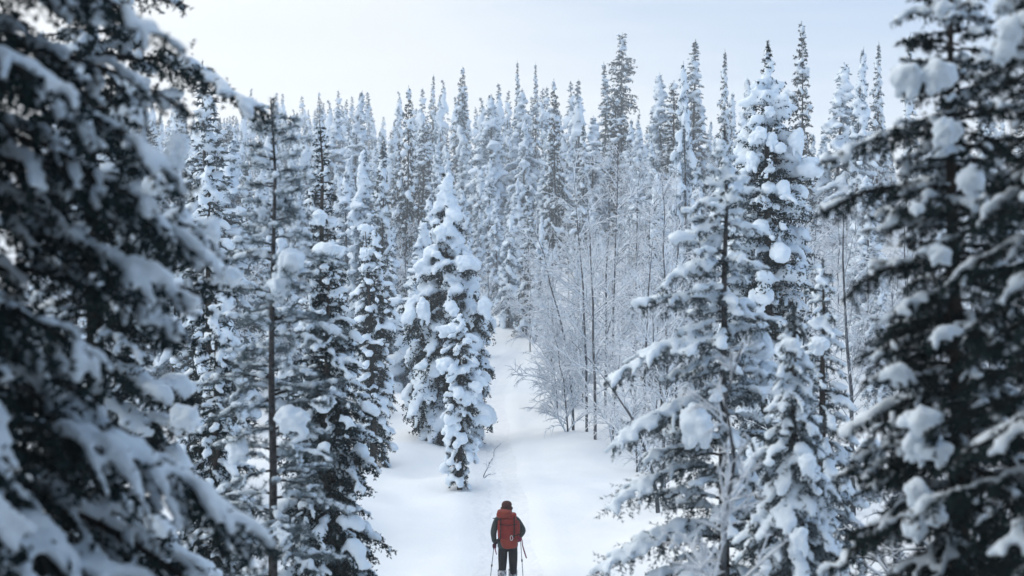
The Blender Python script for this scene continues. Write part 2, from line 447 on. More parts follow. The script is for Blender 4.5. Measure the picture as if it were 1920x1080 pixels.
def near_tree(name, label, cat, px, d, top, seed, base=None, R=1.0, fol=NEEDLE, bark=BARK, r0=None, ndl=(60, .035, .0035), vox=.03, blobs=None, feats=(), lean=(0, 0),
              group=None, tipn=None, amp=.010, hang=.8, tl=(3, .8, .24), boughs=None, **kw):
    """one tree standing at image column px, distance d, its tip at row top"""
    rng = np.random.default_rng(seed)
    x = (px - 960) / F * d
    z0 = gz(x, d) if base is None else base
    H = CAMZ - (top - HZ) / F * d - z0
    root = obj(name, None); root.location = (x, d, z0); tag(root, label, cat, group)
    boughs = list(boughs or []) + [(px, min(fy + rz * .5 + .25 * abs(fx - px), 1150), fx, fy + rz * .55, dd, .06) for fx, fy, rx, rz, dd in feats if abs(fx - px) > rx * .8]
    if boughs:
        o3 = np.array([x, d, z0])
        kw['extra'] = [(np.array([(a - 960) / F * d, d, CAMZ - (b - HZ) / F * d]) - o3, np.array([(c - 960) / F * (d + e_), d + e_, CAMZ - (f - HZ) / F * (d + e_)]) - o3, g_) for a, b, c, f, e_, g_ in boughs]
    G = grow(rng, H, R, **kw)
    mb = MB(); mb.add(*tubes(*trunk_line(rng, H, r0 or .012 * H + .02, lean=lean), 10))
    obj('trunk', mb.mesh('trunk', bark, True), root)
    mb = MB()
    M = G['P'].shape[1]
    rb = (.006 + .011 * G['L'])[:, None] * np.linspace(1, .3, M)[None]
    mb.add(*tubes(G['P'], rb, 4))
    mb.add(*tubes(np.stack([G['A'], G['C']], 1), np.tile([.005, .0025], (len(G['l']), 1)), 3))
    obj('branches', mb.mesh('branches', BOUGH, True), root)['kind'] = 'stuff'
    mb = MB()
    P = G['P']
    segs = [(G['A'], G['B']), (G['B'], G['C']), (P[:, 2:-1].reshape(-1, 3), P[:, 3:].reshape(-1, 3)), twiglets(rng, G, tl[0], tl[1], tl[2], hang)]
    mb.add(*brush(rng, segs, ndl[0], ndl[1], ndl[2]))
    if tipn:                                              # bristly leader
        mb.add(*needles(rng, np.array([[lean[0], lean[1], H - tipn]]), np.array([[lean[0], lean[1], H + .02]]), 620, ndl[1] * 1.1, .004))
    obj('crown', mb.mesh('crown', fol), root)['kind'] = 'stuff'
    bl = dict(tw=.035, br=.05); bl.update(blobs or {})
    C, Rr, Q = snow_blobs(rng, G, **bl)
    Rr = np.maximum(Rr, vox * 1.15)
    V, Fc = ellipsoids(C, Rr, Q)
    obj('snow', remesh(V, Fc, vox, seed, .16, amp), root)['kind'] = 'stuff'
    for k, (fx, fy, rx, rz, dd) in enumerate(feats):      # the big snow clumps one can pick out
        p = np.array([(fx - 960) / F * (d + dd), d + dd, CAMZ - (fy - HZ) / F * (d + dd)]) - np.array([x, d, z0])
        s = d / F
        obj('snow_clump', clump_mesh(seed * 50 + k, rx * s, min(rx, rz) * s * 1.0, rz * s * .88), root, p)
    return root

cone = lambda p: (lambda h: (1 - h) ** p)
def col(k):                                               # column with a pointed top
    return lambda h: min(1.0, (1 - h) / k) ** .8

# --- left foreground
near_tree('spruce_tree', 'large out-of-focus spruce with drooping snowy branches filling the left edge', 'spruce', -110, 7.0, -750, 11, R=1.74, nb=150,
          shape=lambda h: 1.26 - .85 * h, e=(12, -2), droop=(38, 52), gap=.105, tlen=.36, tdroop=.8, ndl=(125000, .045, .55), vox=.027, zb=.02,
          blobs=dict(tw=.028, br=.028, pbr=.4, ptw=.46, clumps=(.22, .05, .11), percl=1, cl_t=(.45, 1)), amp=.008)
near_tree('spruce_tree', 'snow-loaded spruce just behind the left edge spruce, one long bough against the sky', 'spruce', 175, 11.0, -260, 12, R=1.15, nb=170,
          shape=lambda h: min(1, (1.15 - h)), e=(15, -5), droop=(30, 45), gap=.08, tlen=.36, ndl=(110000, .045, .55), vox=0.034,
          blobs=dict(tw=.034, br=.045, ptw=.35, clumps=(.4, .08, .15), cl_t=(.5, 1)),
          boughs=[(190, 110, 485, 208, -.2, .16), (180, 0, 345, 8, 0, .1), (185, 60, 262, 105, -.2, .12)],
          feats=[(330, 280, 30, 45, -.1), (300, 345, 34, 28, -.3), (335, 425, 32, 48, -.3), (390, 435, 28, 40, -.2), (430, 515, 27, 26, -.1), (347, 782, 31, 30, -.4), (255, 70, 16, 26, 0), (320, 175, 32, 14, 0), (250, 155, 34, 18, -.2)])
# --- young pines and spruces beside the clearing, left
near_tree('pine_tree', 'slender young pine with dark bare trunk and frosted sparse top at left', 'pine', 512, 15.0, 188, 13, R=1.0, fol=FROST, bark=PBARK, r0=.055, nb=78, zb=.1,
          shape=lambda h: .34 + .75 * (1 - h) ** .9, e=(22, 5), droop=(15, 40), gap=.14, tlen=.4, tdroop=.1, hpow=.8, hang=.1, tl=(2, .5, .12), ndl=(85000, .065, .8), vox=0.024, tipn=.5,
          blobs=dict(tw=.022, br=.024, pbr=.9, ptw=.45, clumps=(.2, .06, .11)),
          boughs=[(505, 255, 468, 238, 0, 0), (505, 300, 560, 290, .1, .02), (505, 318, 445, 312, -.2, .02), (507, 350, 580, 332, -.1, .03), (507, 350, 450, 345, .1, .02), (508, 385, 455, 375, 0, .02), (508, 395, 560, 392, -.1, .03), (508, 430, 458, 425, .1, .02), (500, 245, 540, 240, 0, 0), (510, 600, 650, 640, -.3, .1), (510, 500, 640, 500, -.2, .12), (514, 740, 660, 760, -.3, .1), (514, 730, 420, 760, -.2, .1)],
          feats=[(545, 492, 33, 31, -.3), (523, 535, 24, 28, -.25), (552, 785, 37, 31, -.35), (446, 842, 24, 29, -.2), (490, 400, 12, 16, 0)])
near_tree('spruce_tree', 'broad dark spruce with snowy boughs right behind the slender pine', 'spruce', 615, 20.0, 440, 14, R=1.25, nb=250,
          shape=cone(.62), e=(20, -5), droop=(35, 50), gap=.09, tlen=.36, ndl=(95000, .045, .6), vox=.034, blobs=dict(tw=.03, br=.034, pbr=.3, ptw=.24, clumps=(.42, .09, .17), cl_t=(.5, 1)),
          feats=[(598, 408, 20, 16, 0), (610, 470, 30, 22, -.2)])
near_tree('spruce_tree', 'dark columnar spruce with bare dark tip rising behind the slender pine', 'spruce', 603, 33.0, 225, 15, R=1.0, nb=170,
          shape=cone(.6), e=(25, -5), droop=(25, 45), gap=.12, tlen=.36, ndl=(50000, .06, .6), vox=.05, blobs=dict(tw=.04, br=0, ptw=.2, clumps=(.35, .1, .2), cl_t=(.5, 1)),
          feats=[(630, 470, 20, 15, -.4), (598, 405, 17, 14, -.4)])
near_tree('spruce_tree', 'narrow candle-shaped spruce capped with stacked snow caps left of clearing', 'spruce', 700, 45.0, 425, 16, R=.72, nb=180,
          shape=col(.35), e=(20, -10), droop=(35, 50), gap=.14, tlen=.4, ndl=(40000, .08, .6), vox=.06, lean=(-.25, 0), blobs=dict(tw=.05, br=0, ptw=.22, clumps=(.75, .11, .21), cl_t=(.6, 1)),
          feats=[(683, 427, 17, 11, 0), (687, 472, 19, 12, 0), (693, 500, 23, 13, 0)])
near_tree('spruce_tree', 'tall heavily snow-plastered spruce beside the clearing, largest in the middle', 'spruce', 838, 51.0, 318, 17, R=1.9, nb=230,
          shape=lambda h: float(np.interp(h, [0, .2, .5, .6, .7, .95, 1], [.72, 1, .98, .72, .5, .14, .03])) * (.75 + .35 * math.sin(h * 21) ** 2), e=(20, -15), droop=(45, 55), gap=.17, tlen=.42, ndl=(80000, .09, .7), tl=(3, .8, .4), vox=.08,
          blobs=dict(tw=.06, br=.09, pbr=.35, ptw=.22, clumps=(.74, .16, .38), flat=.7, percl=1, cl_t=(.55, 1)), amp=.025,
          feats=[(838, 345, 12, 14, -.4), (826, 435, 15, 17, -.6), (795, 580, 16, 28, -1), (872, 492, 20, 18, -1), (908, 575, 18, 24, -1)])
near_tree('spruce_tree', 'short stubby snow-caked spruce standing foremost at the trail side', 'spruce', 862, 40.8, 585, 18, R=.66, nb=130,
          shape=lambda h: .55 + .8 * h * (1 - h) * 2 if h < .8 else .85 * (1 - h) / .2 + .1, e=(15, -15), droop=(45, 50), gap=.12, tlen=.4, ndl=(40000, .07, .6), vox=.055,
          blobs=dict(tw=.05, br=0, ptw=.3, clumps=(.85, .10, .24), flat=.7, cl_t=(.6, 1)), amp=.016,
          feats=[(846, 618, 34, 17, 0), (838, 682, 24, 20, -.3), (868, 745, 22, 17, -.3)])
near_tree('spruce_tree', 'dark snowy spruce low between the left edge spruces and slender pine', 'spruce', 405, 19.0, 560, 25, R=1.0, nb=150,
          shape=cone(.6), e=(20, -5), droop=(35, 50), gap=.10, tlen=.36, ndl=(55000, .05, .6), vox=.036, blobs=dict(tw=.032, br=.036, pbr=.4, ptw=.32, clumps=(.45, .08, .16), cl_t=(.5, 1)))
near_tree('spruce_tree', 'snow-clumped spruce seen between the left edge boughs and slender pine top', 'spruce', 392, 34.0, 285, 26, R=1.25, nb=150,
          shape=cone(.7), e=(20, -10), droop=(40, 50), gap=.15, tlen=.38, ndl=(40000, .07, .6), vox=.055, blobs=dict(tw=.05, br=0, ptw=.25, clumps=(.75, .13, .28), flat=.7, cl_t=(.5, 1)), amp=.015)
# --- right
near_tree('spruce_tree', 'snow-clumped spruce with pointed frosted leader before the right skyline', 'spruce', 1440, 33.0, 78, 29, R=1.25, nb=280,
          shape=lambda h: min(1.0, (1.02 - h) / .42) ** .9 * (.55 if h > .9 else 1), e=(40, -10), droop=(30, 50), gap=.13, tlen=.38, ndl=(75000, .06, .6), vox=.058,
          blobs=dict(tw=.045, br=.05, pbr=.25, ptw=.25, clumps=(.62, .12, .30), flat=.75, hmax=.93, percl=1, cl_t=(.55, 1)), tipn=.9, amp=.014,
          feats=[(1443, 208, 13, 13, -.5), (1425, 250, 15, 17, -.6), (1447, 262, 12, 22, -.6), (1410, 300, 16, 22, -.5), (1520, 310, 22, 24, -.2), (1470, 355, 16, 22, -.8), (1492, 262, 18, 30, -.4)])
near_tree('pine_tree', 'young pine with thin frosted top and wide snowy lower boughs right of clearing', 'pine', 1358, 15.0, 248, 20, R=1.22, fol=RIME, bark=PBARK, r0=.07, nb=110, zb=.03,
          shape=lambda h: .05 + 1.0 * (1 - h) ** .78, e=(14, 0), droop=(12, 42), gap=.09, tlen=.36, tdroop=.35, ndl=(90000, .045, .5), vox=.03, tipn=.25, hpow=.8,
          blobs=dict(tw=.026, br=.032, pbr=.85, ptw=.62, clumps=(.25, .06, .12)),
          boughs=[(1357, 345, 1300, 325, 0, 0), (1357, 350, 1405, 335, .1, 0), (1358, 375, 1282, 398, -.1, .04), (1358, 368, 1447, 360, -.1, .03), (1359, 428, 1262, 458, -.2, .06), (1360, 420, 1430, 440, .1, .05),
          (1361, 490, 1243, 535, -.3, .08), (1362, 575, 1195, 572, -.3, .10), (1363, 640, 1143, 716, -.5, .15), (1363, 770, 1160, 835, -.6, .14), (1364, 880, 1148, 955, -.5, .16), (1364, 1010, 1128, 1070, -.6, .14)],
          feats=[(1305, 795, 38, 46, -.6), (1425, 650, 34, 36, .3), (1440, 700, 28, 38, .3), (1395, 930, 17, 42, .2)])
near_tree('spruce_tree', 'small spruce with thick frosted leader and drooping snow fingers at lower right', 'spruce', 1487, 13.0, 575, 21, R=.98, fol=RIME, nb=130,
          shape=lambda h: .06 + (1 - h) ** .75, e=(-5, -25), droop=(45, 45), gap=.07, tlen=.36, ndl=(90000, .035, .55), vox=0.022, tipn=.35,
          blobs=dict(tw=.026, br=.032, pbr=.9, ptw=.65, clumps=(.45, .05, .12), hmax=.93), feats=[(1515, 868, 18, 26, -.5), (1500, 1010, 18, 30, -.5)])
near_tree('spruce_tree', 'frosty spruce with long snowy boughs directly behind the small one, lower right', 'spruce', 1543, 17.5, 490, 22, R=.95, fol=RIME, nb=130,
          shape=lambda h: .1 + (1 - h) ** .75, e=(10, -15), droop=(35, 45), gap=.09, tlen=.36, ndl=(80000, .04, .55), vox=.03, tipn=.3,
          blobs=dict(tw=.028, br=.036, pbr=.7, ptw=.55, clumps=(.45, .07, .14)), feats=[(1535, 645, 24, 20, -.4), (1635, 845, 26, 34, .2), (1640, 905, 20, 40, .2)])
near_tree('spruce_tree', 'dark spruce with big round snow clumps and visible trunk near the right edge', 'spruce', 1800, 9.0, -60, 23, R=.86, nb=175, r0=.075,
          shape=lambda h: .12 + 1.0 * (1 - h) ** .6, e=(18, -2), droop=(22, 45), gap=.07, tlen=.36, ndl=(150000, .036, .6), vox=.024, lean=(-.08, 0), tl=(3, .7, .13),
          blobs=dict(tw=.022, br=.022, ptw=.22, clumps=(.22, .05, .1), cl_t=(.5, 1)), amp=.006,
          boughs=[(1792, 262, 1555, 302, -.2, .10), (1792, 372, 1545, 402, -.25, .12), (1795, 505, 1588, 560, -.2, .12), (1796, 600, 1640, 695, -.3, .12), (1768, 75, 1688, 78, -.05, .02), (1768, 20, 1682, 38, -.05, .04), (1770, 5, 1712, -20, 0, 0), (1797, 740, 1620, 850, -.3, .12), (1770, 30, 1830, 20, 0, .02)],
          feats=[(1703, 146, 33, 36, -.3), (1762, 140, 36, 37, -.35), (1772, 246, 31, 33, -.4), (1820, 335, 31, 34, -.4), (1835, 375, 20, 22, -.4), (1764, 476, 24, 22, -.5), (1735, 790, 44, 40, -.5), (1750, 845, 40, 30, -.5), (1715, 835, 26, 38, -.45), (1722, 920, 28, 30, -.5), (1745, 960, 34, 28, -.5), (1715, 990, 24, 26, -.5), (1680, 700, 30, 24, -.4), (1770, 20, 22, 26, -.1)])
near_tree('spruce_tree', 'shadowy dark spruce cut off by the right edge', 'spruce', 1985, 7.5, -900, 24, R=.85, nb=190,
          shape=lambda h: 1.05 - .85 * h, e=(10, -5), droop=(30, 45), gap=.07, tlen=.38, ndl=(95000, .036, .6), vox=.024, zb=.02, tl=(2, .7, .14),
          blobs=dict(tw=.022, br=.024, ptw=.12, clumps=(.1, .05, .1), cl_t=(.5, 1)), amp=.006, feats=[(1895, 60, 26, 40, -.2), (1880, 95, 24, 24, -.2)])

# ------------------------------------------------------------------ bare frosted birches
def birch_mesh(seed, H=8.0, n1=26, n2=7, n3=4, r0=.055, spread=.36, arch=.5, lean=(0, 0), thick=1.7, start=.18, m=TWIG):
    rng = np.random.default_rng(seed)
    M = 8
    t = np.linspace(0, 1, M)
    TP = np.stack([lean[0] * t ** 2 + rng.normal(size=M) * .05 * t, lean[1] * t ** 2 + rng.normal(size=M) * .05 * t, H * t * (1 - .12 * (lean[0] ** 2 + lean[1] ** 2) ** .5 / H * t) - .3 * (1 - t)], -1)
    mt = MB(); mt.add(*tubes(TP[None], (r0 * (1 - t) ** .8 + .006)[None], 7))
    mb = MB()
    def level(P, Lp, n, lo, hi, ang, lf, rad, droop):
        K, M0, _ = P.shape
        tt = rng.uniform(lo, hi, (K, n)); f = tt * (M0 - 1); k = np.minimum(f.astype(int), M0 - 2); fr = (f - k)[..., None]
        ki = np.arange(K)[:, None]
        p = (P[ki, k] * (1 - fr) + P[ki, k + 1] * fr).reshape(-1, 3)
        T = norm(P[ki, k + 1] - P[ki, k]).reshape(-1, 3)
        nn = len(p)
        rv = rng.normal(size=(nn, 3)); rd = norm(rv - T * np.sum(rv * T, 1, keepdims=True))
        a = np.radians(rng.uniform(*ang, nn))[:, None]
        d = T * np.cos(a) + rd * np.sin(a)
        l = (np.repeat(Lp, n) * lf * rng.uniform(.55, 1.15, nn) * (1.15 - .75 * tt.ravel()))
        pts = [p]
        for s in range(3):
            pts.append(pts[-1] + d * (l / 3)[:, None])
            d = norm(d + np.array([0, 0, -1.]) * droop * (s + .5) + rng.normal(size=(nn, 3)) * .12)
        Q = np.stack(pts, 1)
        mb.add(*tubes(Q, np.maximum(.0035, rad * np.clip(l / l.mean(), .4, 1.6))[:, None] * np.array([1, .8, .6, .35])[None] * thick, 3))
        return Q, l
    Q1, l1 = level(TP[None], np.array([H]), n1, start, .98, (28, 60), spread, .013, arch * .35)
    Q2, l2 = level(Q1, l1, n2, .15, .98, (25, 60), .5, .0075, arch * .5)
    Q3, l3 = level(Q2, l2, n3, .1, 1., (25, 60), .55, .005, arch * .6)
    return mt.mesh('trunk', BTRUNK, True), mb.mesh('crown', m)

def birch(label, px, d, seed, H, lean=(0, 0), group=None, cat='birch', base=None, name='birch_tree', **kw):
    x = (px - 960) / F * d
    a, b = birch_mesh(seed, H, lean=lean, **kw)
    root = obj(name, None); root.location = (x, d, gz(x, d) if base is None else base)
    obj('trunk', a, root); obj('crown', b, root)
    return tag(root, label, cat, group)

birch('bare frosted birch with a dark forked stem right of the trail', 1116, 50.0, 31, 8.5, (-.3, 0), n1=30)
birch('frosted birch with branches hanging over the bend of the trail', 1075, 54.0, 32, 8.0, (-1.6, 0), n1=28, arch=.75, thick=1.9)
birch('tall thin bare birch rising just behind the forked birch', 1135, 58.0, 33, 10.5, (.2, 0), n1=28, m=TWIGD)
birch('frosted birch between the forked birch and the young pine', 1205, 46.0, 34, 7.2, (.3, 0), n1=28, arch=.7)
birch('bushy white-frosted birch at the right foot of the clearing', 1245, 38.0, 35, 5.0, (-.3, 0), n1=28, arch=.75, start=.05, spread=.45)
birch('thin sapling arched over under snow above the right shrubs', 1235, 36.0, 36, 4.6, (-2.2, .2), n1=16, arch=.8, thick=1.5)
for k, (px, d, H_, ln_, lab) in enumerate([(1045, 60, 3.2, -.5, 'rime-white bush leaning over the trail bend'), (1065, 52, 3.6, -.5, 'dense rime-white bush at the foot of the leaning birch'), (1150, 48, 3.8, .2, 'dense rimed bush right of the forked birch stem'),
        (1195, 44, 3.2, -.3, 'rounded rimed bush at the clearing edge left of the wide pine'), (1085, 62, 4.6, -.3, 'tall rimed bush behind the leaning birch'), (1230, 52, 5.0, .2, 'tall rimed bush behind the rounded bush, right of clearing')]):
    birch(lab, px, d, 300 + k, H_, (ln_, 0), n1=28, n2=6, n3=5, r0=.03, arch=.6, start=.02, spread=.55, thick=2.2, cat='bush', name='bush')
for k, (px, d, H_, ln_, lab) in enumerate([(1100, 53, 9.8, -.5, 'tall white-frosted birch nearest the trail, right side'), (1150, 55, 11.0, .2, 'tallest white-frosted birch right of the trail'), (1190, 60, 11.0, .3, 'tall lacy frosted birch behind the tallest one'), (1250, 50, 9.0, -.2, 'tall frosted birch left behind the wide-boughed pine')]):
    birch(lab, px, d, 320 + k, H_, (ln_, 0), n1=34, n2=8, n3=5, r0=.05, arch=.45, start=.12, spread=.34, thick=2.3)
birch('small bent sapling poking from the snow beside the stubby spruce', 905, 43.0, 37, 1.15, (.62, 0), n1=9, n2=4, n3=3, r0=.012, arch=.9, cat='sapling', name='sapling')
birch('white-rimed sapling with crooked twigs in front of the right pine', 1345, 11.0, 38, 2.9, (.15, 0), n1=22, n2=5, n3=4, r0=.022, arch=.15, thick=1.25, cat='sapling', name='sapling', start=.1, spread=.30)
birch('low fuzzy rimed bush left of the wide-boughed pine, lower right', 1215, 17.0, 39, 1.6, (-.4, 0), n1=22, n2=6, n3=4, r0=.014, arch=.2, thick=.9, cat='bush', name='bush', start=.03, spread=.5)
birch('grey bare birch between the clumped spruce and right edge spruce', 1600, 31.0, 40, 6.6, (-.3, 0), n1=28, m=TWIGD, thick=.9)
birch('thin bare birch partly hidden behind the right edge spruce', 1680, 27.0, 41, 5.6, (.3, 0), n1=28, m=TWIGD, thick=.9)
birch('bare birch with ascending twigs behind the wide-boughed pine', 1490, 27.0, 42, 5.2, (.2, 0), n1=28, m=TWIGD, arch=.35)
birch('dark twiggy birch in the lower right corner undergrowth', 1720, 16.0, 43, 3.6, (.3, 0), n1=28, m=TWIGD, start=.05, spread=.45)
birch('dark bare shrub at the bottom right behind the trunk', 1850, 13.0, 44, 3.2, (-.2, 0), n1=28, m=TWIGD, start=.05, spread=.45, cat='shrub', name='shrub')

# ------------------------------------------------------------------ forest prototypes
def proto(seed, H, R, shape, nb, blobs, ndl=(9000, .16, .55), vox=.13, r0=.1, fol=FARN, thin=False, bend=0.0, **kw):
    rng = np.random.default_rng(seed)
    kw = dict(dict(e=(30, -10), droop=(30, 55), M=5, gap=.3, tlen=.42, tdroop=.5), **kw)
    G = grow(rng, H, R, nb=nb, shape=shape, **kw)
    mt = MB(); mt.add(*tubes(*trunk_line(rng, H, r0, M=6), 6)); thin or mt.add(*tubes(G['P'][:, ::2], np.full(G['P'][:, ::2].shape[:2], .012), 3))
    P = G['P']; mb = MB()
    mb.add(*brush(rng, [(G['A'], G['C']), (P[:, 0], P[:, -1]), twiglets(rng, G, 1 if thin else 2, .8, .5, .8)], ndl[0], ndl[1], ndl[2], (20, 60)))
    mb.add(*needles(rng, np.array([[0, 0, H - .9]]), np.array([[0, 0, H + .05]]), 26, .10, .012, (25, 60)))
    C, Rr, Q = snow_blobs(rng, G, **blobs)
    Rr = np.maximum(Rr, vox * 1.0)
    V, Fc = ellipsoids(C, Rr, Q)
    sm = remesh(V, Fc, vox, seed, .5, .04, 1)
    res = (mt.mesh('trunk', BARK, True), mb.mesh('crown', fol), sm)
    for me in res:                                         # snow load bends the tip
        co = np.empty(len(me.vertices) * 3, np.float32); me.vertices.foreach_get('co', co); co = co.reshape(-1, 3)
        q = np.clip(co[:, 2] / H, 0, 1.1); co[:, 0] += bend * q ** 3 + .10 * np.sin(q * 5 + seed); co[:, 1] += .10 * np.sin(q * 4 + 2 * seed)
        me.vertices.foreach_set('co', co.ravel()); me.update()
    return res

PROT = [
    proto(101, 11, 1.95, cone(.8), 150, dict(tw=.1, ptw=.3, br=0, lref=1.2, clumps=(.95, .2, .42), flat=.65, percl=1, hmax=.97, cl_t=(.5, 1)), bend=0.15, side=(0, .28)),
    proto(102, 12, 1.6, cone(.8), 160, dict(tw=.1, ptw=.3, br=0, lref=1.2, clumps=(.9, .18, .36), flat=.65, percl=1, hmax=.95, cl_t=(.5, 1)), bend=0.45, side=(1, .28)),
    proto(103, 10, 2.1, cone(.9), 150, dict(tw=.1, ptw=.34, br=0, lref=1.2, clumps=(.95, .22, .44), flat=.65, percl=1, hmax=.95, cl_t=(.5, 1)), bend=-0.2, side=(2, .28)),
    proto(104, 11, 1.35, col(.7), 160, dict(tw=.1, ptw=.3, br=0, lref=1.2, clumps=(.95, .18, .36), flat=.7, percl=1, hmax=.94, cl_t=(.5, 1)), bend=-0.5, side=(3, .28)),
    proto(105, 13, 1.7, cone(.85), 150, dict(tw=.09, ptw=.22, br=0, lref=1.2, clumps=(.6, .16, .32), flat=.7, percl=1, hmax=.90), fol=RIME, bend=0.1, side=(4, .28)),
    proto(106, 12, 1.85, cone(.75), 150, dict(tw=.09, ptw=.16, br=0, lref=1.2, clumps=(.5, .16, .32), flat=.7, percl=1, hmax=.85, cl_t=(.5, 1)), fol=NEEDLE, bend=0.3, side=(5, .28)),
    proto(107, 9, 1.75, cone(.7), 110, dict(tw=.1, ptw=.25, br=0, lref=1.2, clumps=(.9, .22, .40), flat=.7, percl=1, cl_t=(.45, 1)), bend=0.6, side=(6, .28)),
]
OLD = proto(108, 15, 1.7, lambda h: (.5 + .5 * math.sin(h * 17) ** 2) * min(1, .22 + (1 - h) / .3), 130, dict(tw=.09, ptw=.12, br=0, clumps=(.3, .14, .28), percl=1), fol=RIME, e=(15, -5), droop=(10, 40), zb=.35)
LOW = [proto(111 + k, 11, 1.7 + .2 * k, cone(.8), 60, dict(tw=0, br=0, clumps=(.62, .24, .42), flat=.7, percl=1, hmax=.88, cl_t=(.5, 1)), vox=.36, ndl=(900, .27, .6), M=4, gap=.6, r0=.1, thin=True) for k in range(3)]

def plant(pr, x, y, s, rz, label, group, wx=1.0):
    root = obj('spruce_tree', None); root.location = (x, y, gz(x, y) - .1); root.rotation_euler = (0, 0, rz); root.scale = (s * wx, s * wx, s)
    for nme, me in zip(('trunk', 'crown', 'snow'), pr):
        o = obj(nme, me, root)
        if nme != 'trunk': o['kind'] = 'stuff'
    return tag(root, label, 'spruce', group)

# skyline trees one can single out: (px, top row, distance, prototype, label)
SPECIAL = [
    (1167, 60, 150, OLD, 1.25, 'tallest old spruce with a ragged dark crown on the skyline'),
    (864, 122, 185, PROT[5], 1.2, 'dark bushy-topped spruce on the skyline left of centre'),
    (762, 158, 120, PROT[5], 1.0, 'dark slim spruce rising left above the snow-plastered middle spruce'),
    (812, 138, 190, PROT[4], 1.0, 'pointed grey spruce on the skyline between two dark ones'),
    (969, 112, 165, PROT[4], .8, 'thin-topped spruce, left of a pair of spires at skyline centre'),
    (1003, 116, 172, PROT[4], .8, 'thin-topped spruce, right of a pair of spires at skyline centre'),
    (1043, 145, 130, PROT[5], 1.0, 'dark-sided spruce on the slope below the skyline centre'),
    (1285, 115, 88, PROT[0], .95, 'tall snowy spruce on the slope left of the young pine top'),
    (1505, 38, 105, PROT[5], 1.25, 'tall dark pointed spruce on the right skyline'),
    (1610, 88, 100, PROT[1], 1.1, 'snow-clumped pointed spruce on the right skyline before the edge spruce'),
    (1645, 76, 118, PROT[4], 1.0, 'slim grey spruce spire on the right skyline next to the edge spruce'),
    (1708, 60, 112, PROT[4], .9, 'small grey spruce tip seen between boughs of the right edge spruce'),
    (600, 170, 240, PROT[5], .9, 'small dark spruce tip on the far left skyline'),
    (1357, 90, 115, PROT[4], .9, 'grey spruce spire on the skyline above the young pine top'),
    (988, 340, 105, PROT[4], 1.1, 'dark-trunked spruce where the trail enters the woods'),
    (955, 395, 108, PROT[6], .9, 'small round-topped snowy spruce closing the end of the trail'),
    (1012, 400, 101, PROT[3], .9, 'narrow snowy spruce right beside the end of the trail'),
    (930, 370, 116, PROT[0], 1.0, 'snowy cone-shaped spruce left above the end of the trail'),
    (972, 330, 126, PROT[2], .9, 'broad white spruce above the end of the trail'),
    (1235, 318, 75, PROT[3], .85, 'narrow snowy spruce behind the bare birches'),
]
taken = []
for px, top, d, pr, wx, lab in SPECIAL:
    x = (px - 960) / F * d; z0 = gz(x, d)
    H = CAMZ - (top - HZ) / F * d - z0
    h0 = {id(PROT[0]): 11, id(PROT[1]): 12, id(PROT[3]): 11, id(PROT[4]): 13, id(PROT[5]): 12, id(OLD): 15, id(PROT[6]): 9, id(PROT[2]): 10}[id(pr)]
    plant(pr, x, d, H / h0, px * .37, lab, None, wx * h0 / H if H > h0 else wx)
    taken.append((x, d))

# the wood: individuals near, the rest one mass
rf = np.random.default_rng(77)
cand = []
def trail_clear(x, y):
    if y < 97 and abs(x - trail_x(y)) < (2.6 + .035 * max(0, 60 - y)): return False
    if y < 70 and -6.5 < x < 7 and y < 56: return False
    return True
grid = {}
def far_enough(x, y, dmin):
    gx, gy = int(x // 5), int(y // 5)
    for a in range(gx - 1, gx + 2):
        for b in range(gy - 1, gy + 2):
            for q in grid.get((a, b), ()):
                if (q[0] - x) ** 2 + (q[1] - y) ** 2 < dmin * dmin: return False
    grid.setdefault((gx, gy), []).append((x, y)); return True
for q in taken: grid.setdefault((int(q[0] // 5), int(q[1] // 5)), []).append(q)
for _ in range(26000):
    y = 50 + 290 * rf.random() ** .9; u = rf.uniform(-.33, .38); x = u * y
    yc = np.interp(u, [-.5, -.25, -.12, 0, .1, .2, .3, .5], [330, 310, 270, 205, 165, 140, 125, 120])
    if y > yc + 12 or not trail_clear(x, y): continue
    if y < 60 and abs(x) < 6: continue
    if far_enough(x, y, 2.9 + .004 * y): cand.append((y, x, u, yc))
cand.sort()
nspr = nbir = 0
def depth(y): return 'at the wood edge' if y < 75 else 'at the hill foot' if y < 110 else 'halfway up the slope' if y < 160 else 'high on the slope'
def place(px, y):
    for lim, w_ in ((480, 'beyond the left edge spruces'), (660, 'behind the slender left pine'), (760, 'behind the candle-shaped spruce'), (930, 'behind the tall middle spruce'), (1040, 'above the trail end'),
                    (1250, 'among the right-hand birches' if y < 110 else 'above the right-hand birches'), (1400, 'behind the wide-boughed pine'), (1560, 'behind the snow-clumped right spruce')):
        if px < lim: return depth(y) + ' ' + w_
    return depth(y) + ' behind the right edge spruces'
stuff = []
BPROT = [birch_mesh(200 + k, 7.0 + k * .6, n1=24, n2=7, n3=5, arch=.35 + .12 * k, thick=2.6, r0=.045, m=(TWIG, TWIG, TWIGD, TWIG)[k]) for k in range(4)]
